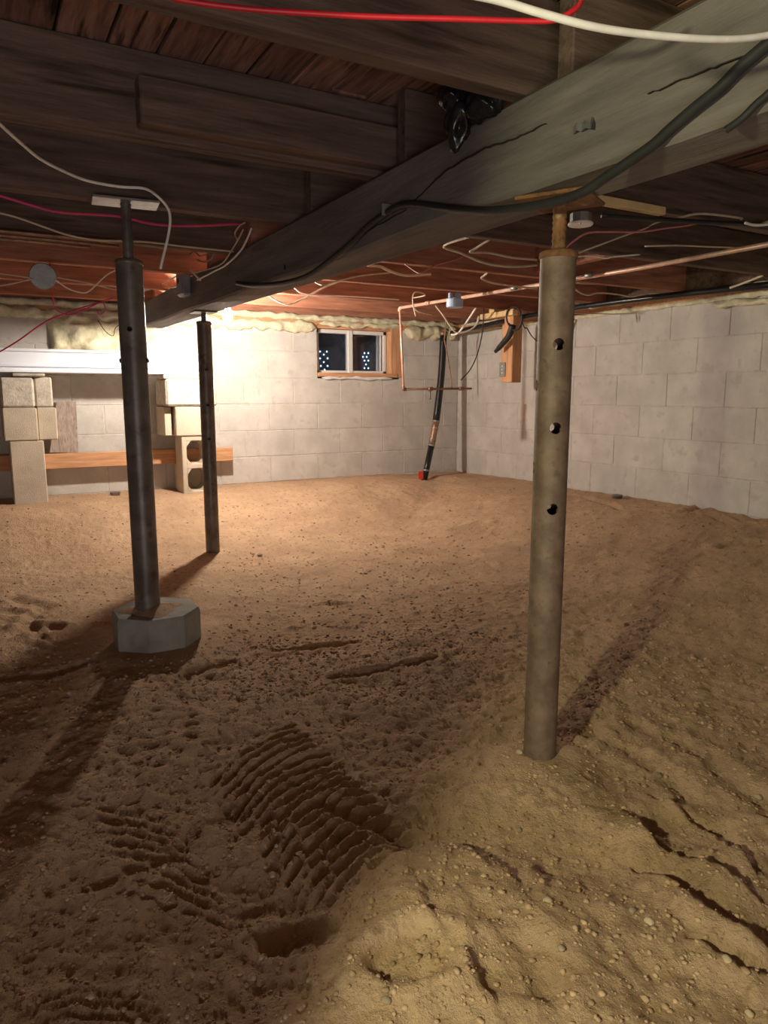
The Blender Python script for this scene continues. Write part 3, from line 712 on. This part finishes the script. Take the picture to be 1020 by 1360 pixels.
# the knot of wires at the grey box on the beam
K = [([(226,330),(236,345),(250,356),(266,372)], .0050, 'whitewire', 'thick white cable ending at the blue grey box'),
     ([(262,372),(285,360),(300,352),(318,335),(328,318),(334,303)], .0042, 'whitewire', 'white wire curving up from the blue grey box to the joist'),
     ([(255,362),(275,358),(295,350),(308,332),(318,315),(323,305)], .0036, 'creamwire', 'second wire curving up beside the white one at the beam'),
     ([(315,318),(312,310),(318,300),(325,296)], .0036, 'creamwire', 'short looped wire end where the joist meets the beam'),
     ([(240,363),(225,372),(205,380),(190,386)], .0042, 'whitewire', 'white wire running left from the blue grey box'),
     ([(240,378),(228,382),(214,378),(200,384),(188,388)], .003, 'whitewire', 'kinked white wire left of the blue grey box'),
     ([(248,348),(252,338),(258,334),(266,340),(276,336),(282,328)], .0036, 'grayplastic', 'grey wire curl above the blue grey box'),
     ([(262,345),(272,348),(282,342),(284,334)], .0036, 'grayplastic', 'small grey wire hook above the blue grey box'),
     ([(218,347),(232,348),(244,342)], .0024, 'grayplastic', 'thin grey wire left of the curl above the box'),
     ([(130,425),(140,440),(150,446),(153,436),(160,430),(161,424)], .0024, 'black', 'thin black wire loop in front of the yellow foam')]
for i, (pts, r, m, lab) in enumerate(K):
    run('wire', lab, 'wire', P(pts, **({'X': 1.013} if i < 9 else {'Y': 5.27})), r, m)
# right of the beam, far bays
R_ = [([(316,404),(324,400),(333,396),(345,388),(372,384)], .0036, 'whitewire', 4.35, 'white wire from the bulb rising to the beam edge'),
      ([(345,380),(352,388),(365,398),(382,404),(400,398),(430,382),(455,372)], .0040, 'whitewire', 4.2, 'white wire drooping in a curve right of the bulb'),
      ([(388,381),(400,389),(420,392),(470,394),(530,398)], .0030, 'whitewire', 4.15, 'thin white wire along a red joist left of the copper elbow'),
      ([(430,378),(445,374),(480,366),(520,362)], .0030, 'creamwire', 3.5, 'cream wire stapled over the second far joist'),
      ([(488,352),(505,354),(518,360),(540,366),(572,364)], .0050, 'creamwire', 3.2, 'twisted cream cable emerging behind the beam edge'),
      ([(590,326),(612,336),(640,348),(665,353),(690,354),(713,352)], .0040, 'creamwire', 2.7, 'cream wire sagging toward the right post, upper'),
      ([(625,335),(650,336),(680,342),(713,345)], .0036, 'creamwire', 2.55, 'cream wire just above the sagging one near the right post'),
      ([(640,370),(655,376),(690,381),(713,383)], .0040, 'creamwire', 3.1, 'cream wire above the copper pipe near the right post'),
      ([(560,362),(580,352),(610,343),(640,326)], .0022, 'pink', 2.9, 'thin pink wire crossing the dark joist bay'),
      ([(565,392),(552,388),(548,398),(552,420)], .0032, 'creamwire', 4.1, 'wire hook hanging near the pale blue box'),
      ([(745,335),(765,318),(783,309),(815,308),(850,308),(885,303),(915,299),(950,290),(985,280),(1040,266)], .0030, 'pink', 1.9, 'pink wire kinked upward right of the right post'),
      ([(762,338),(800,324),(832,312),(858,303),(875,295)], .0030, 'creamwire', 2.05, 'tan wire slanting up right of the right post'),
      ([(806,288),(840,290),(880,292),(905,288),(925,284),(950,285),(985,290)], .0040, 'creamwire', 1.75, 'light cable arching beside the black one at right'),
      ([(990,296),(1005,299),(1030,296),(1050,288)], .0045, 'whitewire', 1.65, 'white cable end at the right picture edge'),
      ([(760,341),(785,340),(805,343),(815,341),(850,338)], .0030, 'whitewire', 2.3, 'white wire with a staple right of the right post'),
      ([(760,380),(768,387),(780,392),(795,389),(820,391),(838,394),(860,390),(890,390)], .0034, 'creamwire', 3.1, 'wavy cream wire above the black pipe'),
      ([(765,376),(850,379),(900,382),(953,384)], .0028, 'creamwire', 3.2, 'straight thin wire above the wavy one at right'),
      ([(857,327),(900,326),(950,328),(1000,328)], .0030, 'creamwire', 2.0, 'straight pale wire over the long copper pipe at right'),
      ([(970,382),(990,374),(1005,366),(1040,352)], .0046, 'creamwire', 2.6, 'tan cable rising to the right edge over the black pipe'),
      ([(760,416),(820,417),(880,415),(950,412)], .0024, 'creamwire', 3.5, 'thin wire strung just under the black pipe'),
      ([(800,286),(850,290),(900,293),(950,296),(990,298),(1040,301)], .0075, 'black', 1.72, 'black cable running right below the joists'),
      ([(642,425),(640,445),(634,470),(625,490),(612,505)], .0030, 'black', 4.3, 'thin dark wire hanging down left of the wooden hanger'),
      ([(590,450),(594,470),(598,495),(600,515)], .0040, 'tarncopper', 4.95, 'thin brown tube beside the black drain pipe'),
      ([(700,436),(706,446),(716,454),(730,452)], .0030, 'black', 4.2, 'dark wire loop left of the right post'),
      ([(575,398),(560,398),(550,406),(556,414),(575,418)], .0036, 'creamwire', 4.3, 'cream wire loop below the pale blue box'),
      ([(578,402),(588,418),(600,436),(606,442)], .0046, 'creamwire', 4.5, 'straight cream tube slanting down to the drain pipe top'),
      ([(600,444),(620,440),(632,432),(636,420)], .0050, 'whitewire', 4.6, 'grey conduit curve near the room corner')]
for pts, r, m, Y, lab in R_:
    run('wire', lab, 'cable' if r > .004 else 'wire', (hang(P(pts, Y=Y), JR) if Y > 2.1 else hang(P(pts, Y=Y)[::-1], JR)), r*(1.35 if Y > 2.5 else 1.1), m)

# copper water line
cpz = JZ-.020
A0 = at(1060,317,Z=cpz); A1 = at(850,356,Z=cpz); A2 = at(531,409,Z=cpz)
ct = empty('copper_pipe', A2, label='long copper water pipe running under the joists to a drop near the window', cat='pipe')
obj('overhead_run', MB().tube([A0, A1.lerp(A0,.0), A2], .0105, 12, 0), M['copper'], ct, True)
B1 = at(536,517,Y=A2.y); B2 = at(626,516,Y=A2.y)
obj('drop_pipe', MB().tube([A2, B1], .0085, 12, 0), M['copper'], ct, True)
obj('elbow', MB().tube([A2+Vector((0,.002,-.022)), A2+Vector((0,0,-.006)), A2+(A1-A2).normalized()*.022], .0135, 12, 3), M['copper'], ct, True)
obj('cross_pipe', MB().tube([B1, B2], .0085, 12, 0), M['tarncopper'], ct, True)
obj('elbow', MB().tube([B1+Vector((0,0,.02)), B1, B1+Vector((.02,0,0))], .012, 12, 3), M['tarncopper'], ct, True)
for a in (.38, .84):
    c = B1.lerp(B2, a); obj('valve', MB().lathe(c-Vector((.018,0,0)), [(.010,0),(.016,.004),(.013,.018),(.016,.032),(.010,.036)], 14, (1,0,0)), M['tarncopper'], ct, True)
c = B1.lerp(B2, .38); obj('valve_handle', MB().tube([c, c+Vector((-.012,-.015,-.03)), c+Vector((-.014,-.02,-.075))], .007, 8), M['darksteel'], ct, True)
for t_ in (.12,.42,.62):
    c = A2.lerp(A0, t_); dr = (A0-A2).normalized(); obj('coupling', MB().lathe(c-dr*.02, [(.011,0),(.0135,.002),(.0135,.038),(.011,.040)], 14, dr), M['copper'] if t_ < .3 else M['zinc'], ct, True)
for t_ in (.21,.55):
    c = A2.lerp(A0, t_); obj('pipe_hanger', MB().box((c.x-.015,c.y-.006,c.z-.013),(c.x+.015,c.y+.006,c.z+.024),.002), M['zinc'], ct)
# drain pipe in the corner
dp = empty('drain_pipe', at(562,640,Y=4.98), label='black plastic pipe rising from the sand in the room corner with steel clamps', cat='pipe')
D0 = at(589,444,Y=5.15); D1 = at(586,500,Y=5.13); D2 = at(579,560,Y=5.09); D3 = at(573,592,Y=5.06); D4 = at(562,644,Y=5.0)
obj('upper_pipe', MB().tube([D0,D1,D2], .030, 16, 4), M['blackpvc'], dp, True)
dr = (D3-D2); obj('clamped_coupling', MB().tube([D2, D2.lerp(D3,.5), D3], .028, 16, 2), M['tarncopper'], dp, True)
for t_ in (0,.28,.75,1.0):
    c = D2.lerp(D3,t_); obj('hose_clamp', MB().lathe(c-dr.normalized()*.008, [(.029,0),(.0315,.001),(.0315,.015),(.029,.016)], 18, dr), M['zinc'], dp, True)
obj('lower_pipe', MB().tube([D3, D4], .026, 16, 0), M['blackpvc'], dp, True)
c = D3.lerp(D4,.62); obj('hose_clamp', MB().lathe(c, [(.027,0),(.0295,.001),(.0295,.015),(.027,.016)], 18, (D4-D3)), M['zinc'], dp, True)
tg = at(559,631,Y=4.93); obj('red_tag', MB().box(tg-Vector((.022,.002,.032)), tg+Vector((.022,.002,.032)), .001), M['tag'], dp)
obj('top_fitting', MB().lathe(D0-Vector((0,0,.01)), [(.030,0),(.036,.003),(.036,.03),(.02,.034)], 16), M['tarncopper'], dp, True)
# black water line along the right wall top
E0 = at(1060,374,Z=1.452); E1 = at(760,409,Z=1.452); E2 = at(600,442,X=3.6)
bw = empty('black_pipe', E1, label='glossy black plastic pipe running under the joists above the right wall', cat='pipe')
obj('pipe_run', MB().tube([E0, E1, E2], .018, 14, 4), M['blackpvc'], bw, True)
c = E1.lerp(E0,.11); dr = (E0-E1).normalized()
obj('white_band', MB().lathe(c-dr*.012, [(.019,0),(.022,.002),(.022,.022),(.019,.024)], 16, dr), M['porcelain'], bw, True)

# hanging two-by-four bracket with outlet box, yellow blocks, black clamp
hx = 3.50
h1 = at(692,508,X=hx); h0 = at(671,508,X=hx)
hb = empty('wood_hanger', ((hx), (h0.y+h1.y)/2, h1.z), label='pair of orange wooden studs hanging from the joists with a metal outlet box', cat='wood bracket')
ym = h1.y+(h0.y-h1.y)*.55
obj('right_stud', MB().box((hx-.09,h1.y,h1.z),(hx,ym,JZ-.002),.004), M['lumberv'], hb)
obj('left_stud', MB().box((hx-.045,ym+.001,h1.z+.01),(hx,h0.y,JZ-.10),.004), M['lumberv'], hb)
ob = at(674,491,X=hx-.05)
obox = obj('outlet_box', MB().box((hx-.100,ob.y-.030,ob.z-.052),(hx-.046,ob.y+.036,ob.z+.052),.003), M['zinc'], hb)
for k in (-1,0,1): obj('outlet_slot', MB().lathe((hx-.100,ob.y,ob.z+.024*k), [(.007,0),(.006,.002)], 8, (-1,0,0)), M['whiteframe'], obox)
y1 = at(643,418,X=hx-.10); y2 = at(687,411,X=hx-.10)
tag(obj('wood_block', MB().box((hx-.14,y2.y,y1.z-.038),(hx-.092,y1.y,y1.z+.0),.003), M['palewood']), 'pale yellow wood block fixed crosswise at the top of the hanger', 'wood block')
y3 = at(655,405,X=hx-.12)
tag(obj('wood_block', MB().box((hx-.135,y3.y-.03,y1.z+.001),(hx-.095,y3.y+.03,JZ+.02),.003), M['palewood']), 'small pale wood block standing on the longer yellow one', 'wood block')
tx = hx-.150
tl = empty('black_tool', at(680,430,X=tx), label='black looped tool hanging from the yellow wood block', cat='tool')
lp = P([(681,438),(674,428),(673,416),(678,409),(686,408),(691,414),(690,420)], X=tx)
obj('loop', MB().tube(lp, .006, 8), M['black'], tl, True)
obj('lower_loop', MB().tube(P([(676,430),(682,438),(689,436),(693,426),(693,418)], X=tx), .0085, 8), M['black'], tl, True)
obj('handle', MB().tube(P([(681,432),(676,446),(668,456),(658,467)], X=tx), lambda t: .026-.008*t if t < .9 else .014, 10), M['black'], tl, True)

# black plastic bag stuffed between joist and beam
bg = empty('plastic_bag', (1.0,1.36,1.5), label='crumpled black plastic bag stuffed between joist and beam', cat='bag')
def crumple(c, s, seed):
    bm = bmesh.new(); bmesh.ops.create_icosphere(bm, subdivisions=4, radius=1.0); v = []
    for q in bm.verts:
        p = q.co; k = 1.05+.7*float(fbm(np.array([p.x*1.1+p.z*.6+seed]), np.array([p.y*1.2+p.z*1.0+seed]),2)[0]) - .35*abs(math.sin(p.x*2.3+p.y*1.5+seed+1.6*math.sin(p.z*1.7)))
        v.append(Vector(c)+Vector((p.x*s[0]*k, p.y*s[1]*k, p.z*s[2]*k)))
    f = [tuple(x.index for x in q.verts) for q in bm.faces]; bm.free(); return MB().add(v, f)
c1 = at(640,140,X=1.0); c2 = at(606,158,X=.985); c3 = at(598,130,X=.97)
obj('bag_body', crumple(c1, (.030,.052,.042), 3), M['bag'], bg, True)
obj('bag_fold', crumple(c2, (.030,.036,.060), 8), M['bag'], bg, True)
obj('bag_neck', crumple(c3, (.022,.030,.030), 12), M['bag'], bg, True)
tag(obj('wood_strip', MB().box((1.56,1.70,JZ-.028),(2.02,1.73,JZ-.004),.002), M['palewood']), 'pale narrow wood strip nailed under a joist right of the right post', 'wood strip')
q = at(213,432,Y=D-.06)
tag(obj('white_bracket', MB().box((q.x-.045,D-.06,q.z-.028),(q.x+.045,D-.012,q.z+.028),.003), M['white']), 'small white plastic block on the wall top left of the bulb', 'bracket')

# ------------------------------------------------------------------ pebbles and clods
def ico():
    bm = bmesh.new(); bmesh.ops.create_icosphere(bm, subdivisions=1, radius=1.0)
    v = np.array([q.co[:] for q in bm.verts]); f = np.array([[x.index for x in q.verts] for q in bm.faces]); bm.free(); return v, f
IV, IF = ico()
def scatter(name, label, n, region, smin, smax, mtl, seed, sink=.1):
    rs = np.random.RandomState(seed); x, y = region(rs, n); n = len(x); z = height(x, y)
    s = smin*(smax/smin)**(rs.rand(n)**2.6); s = np.where(np.hypot(x,y) < 2.0, np.minimum(s*.78, .0060), s)
    sc = np.stack([s*(.8+.5*rs.rand(n)), s*(.7+.5*rs.rand(n)), s*(.5+.35*rs.rand(n))], 1)
    a = rs.rand(n)*6.28; ca, sa_ = np.cos(a), np.sin(a)
    jit = 1+.55*(rs.rand(n, len(IV))-.5)
    v = IV[None]*sc[:,None]*jit[:,:,None]
    vx = v[:,:,0]*ca[:,None]-v[:,:,1]*sa_[:,None]; vy = v[:,:,0]*sa_[:,None]+v[:,:,1]*ca[:,None]
    co = np.stack([vx+x[:,None], vy+y[:,None], v[:,:,2]+(z+sc[:,2]*sink)[:,None]], -1).reshape(-1,3)
    q = (IF[None]+(np.arange(n)*len(IV))[:,None,None]).reshape(-1,3)
    me = bpy.data.meshes.new(name); me.vertices.add(len(co)); me.vertices.foreach_set('co', co.ravel())
    me.loops.add(q.size); me.loops.foreach_set('vertex_index', q.ravel().astype(np.int32))
    me.polygons.add(len(q)); me.polygons.foreach_set('loop_start', np.arange(0, q.size, 3, dtype=np.int32)); me.update(calc_edges=True)
    me.materials.append(mtl); o = bpy.data.objects.new(name, me); C.objects.link(o); return tag(o, label, 'gravel', kind='stuff')
def fan(dmin, dmax, pw=1.0):
    def r(rs, n):
        d = dmin+(dmax-dmin)*rs.rand(n)**pw; b = (rs.rand(n)-.5)*1.25+YAW; x = d*np.sin(b); y = d*np.cos(b)
        k = (x < W-.05)&(y < D-.05)&(np.hypot(x-.49,y-2.5) > .175)&(np.hypot(x-1.12,y-1.22) > .05)&(np.hypot(x-1.11,y-3.95) > .05)
        return x[k], y[k]
    return r
def patch(rs, n):
    p = [gp(rs.uniform(300,640), rs.uniform(690,930)) for _ in range(n)]; a = np.array(p); return a[:,0], a[:,1]
def patch2(rs, n):
    p = []
    for _ in range(n):
        t = rs.rand(); p.append(gp(745+155*t+rs.randn()*14, 975-185*t+rs.randn()*10))
    a = np.array(p); return a[:,0], a[:,1]
def everything(rs, n):
    a = fan(.6,5.6,.8)(rs, int(n*.30)); b = patch(rs, int(n*.10)); c = patch2(rs, int(n*.02)); d = fan(.55,2.6,1.1)(rs, int(n*.58))
    return tuple(np.concatenate([a[i],b[i],c[i],d[i]]) for i in (0,1))
scatter('gravel', 'fine crumbs and gravel strewn over the whole sandy cellar ground', 30000, everything, .0016, .0085, M['stuffstone'], 4)
ST = [(513,1330,9,'pale pebble at the bottom edge, just right of the dark footprint hollow'),
      (547,1308,5,'small pale pebble up and right of the one at the bottom edge'),
      (128,1265,5,'pale pebble alone on the dark ground at lower left'),
      (362,1163,7,'pale pebble below the ridged tread print'),
      (690,1000,7,'light stone touching the left foot of the right post'),
      (700,975,8,'pale flat stone leaning at the left side of the right post'),
      (690,1103,6,'pebble on the smooth sand below the right post'),
      (728,1198,9,'round brown pebble in the middle of the yellowish sand'),
      (862,1225,9,'largest pebble near the long dark crack at right'),
      (840,1210,7,'pebble just left of the largest one by the long crack'),
      (873,1031,8,'orange pebble upslope of the cracks, right of the right post'),
      (1007,1060,7,'pebble at the right picture edge above the cracks'),
      (965,1275,8,'pebble beside the short crack at lower right'),
      (995,1347,7,'pebble in the bottom right corner'),
      (745,1260,7,'pebble on the sand between the crack and the bottom edge'),
      (345,738,6,'light pebble on the bright sand right of the far post')]
sm_ = bpy.data.meshes.new('pebble')
bm = bmesh.new(); bmesh.ops.create_icosphere(bm, subdivisions=2, radius=1.0)
for q in bm.verts: q.co *= 1+.16*math.sin(q.co.x*4+1)*math.cos(q.co.y*3)+.06*math.sin(q.co.z*7)
for f_ in bm.faces: f_.smooth = True
bm.to_mesh(sm_); bm.free(); sm_.materials.append(M['stone'])
for (a, b, s, lab) in ST:
    g = at(a, b, Z=.03)
    for _ in range(3): g = at(a, b, Z=gz(g.x, g.y))
    d = (g-Vector((0,0,ZC))).length; r = .72*s*d/F_PX
    o = bpy.data.objects.new('pebble', sm_); C.objects.link(o); o.location = (g.x, g.y, g.z+r*.25); o.scale = (r, r*.8, r*.6); o.rotation_euler = (0,0,rnd.uniform(0,6))
    tag(o, lab, 'pebble', 'larger pebbles on the sand')
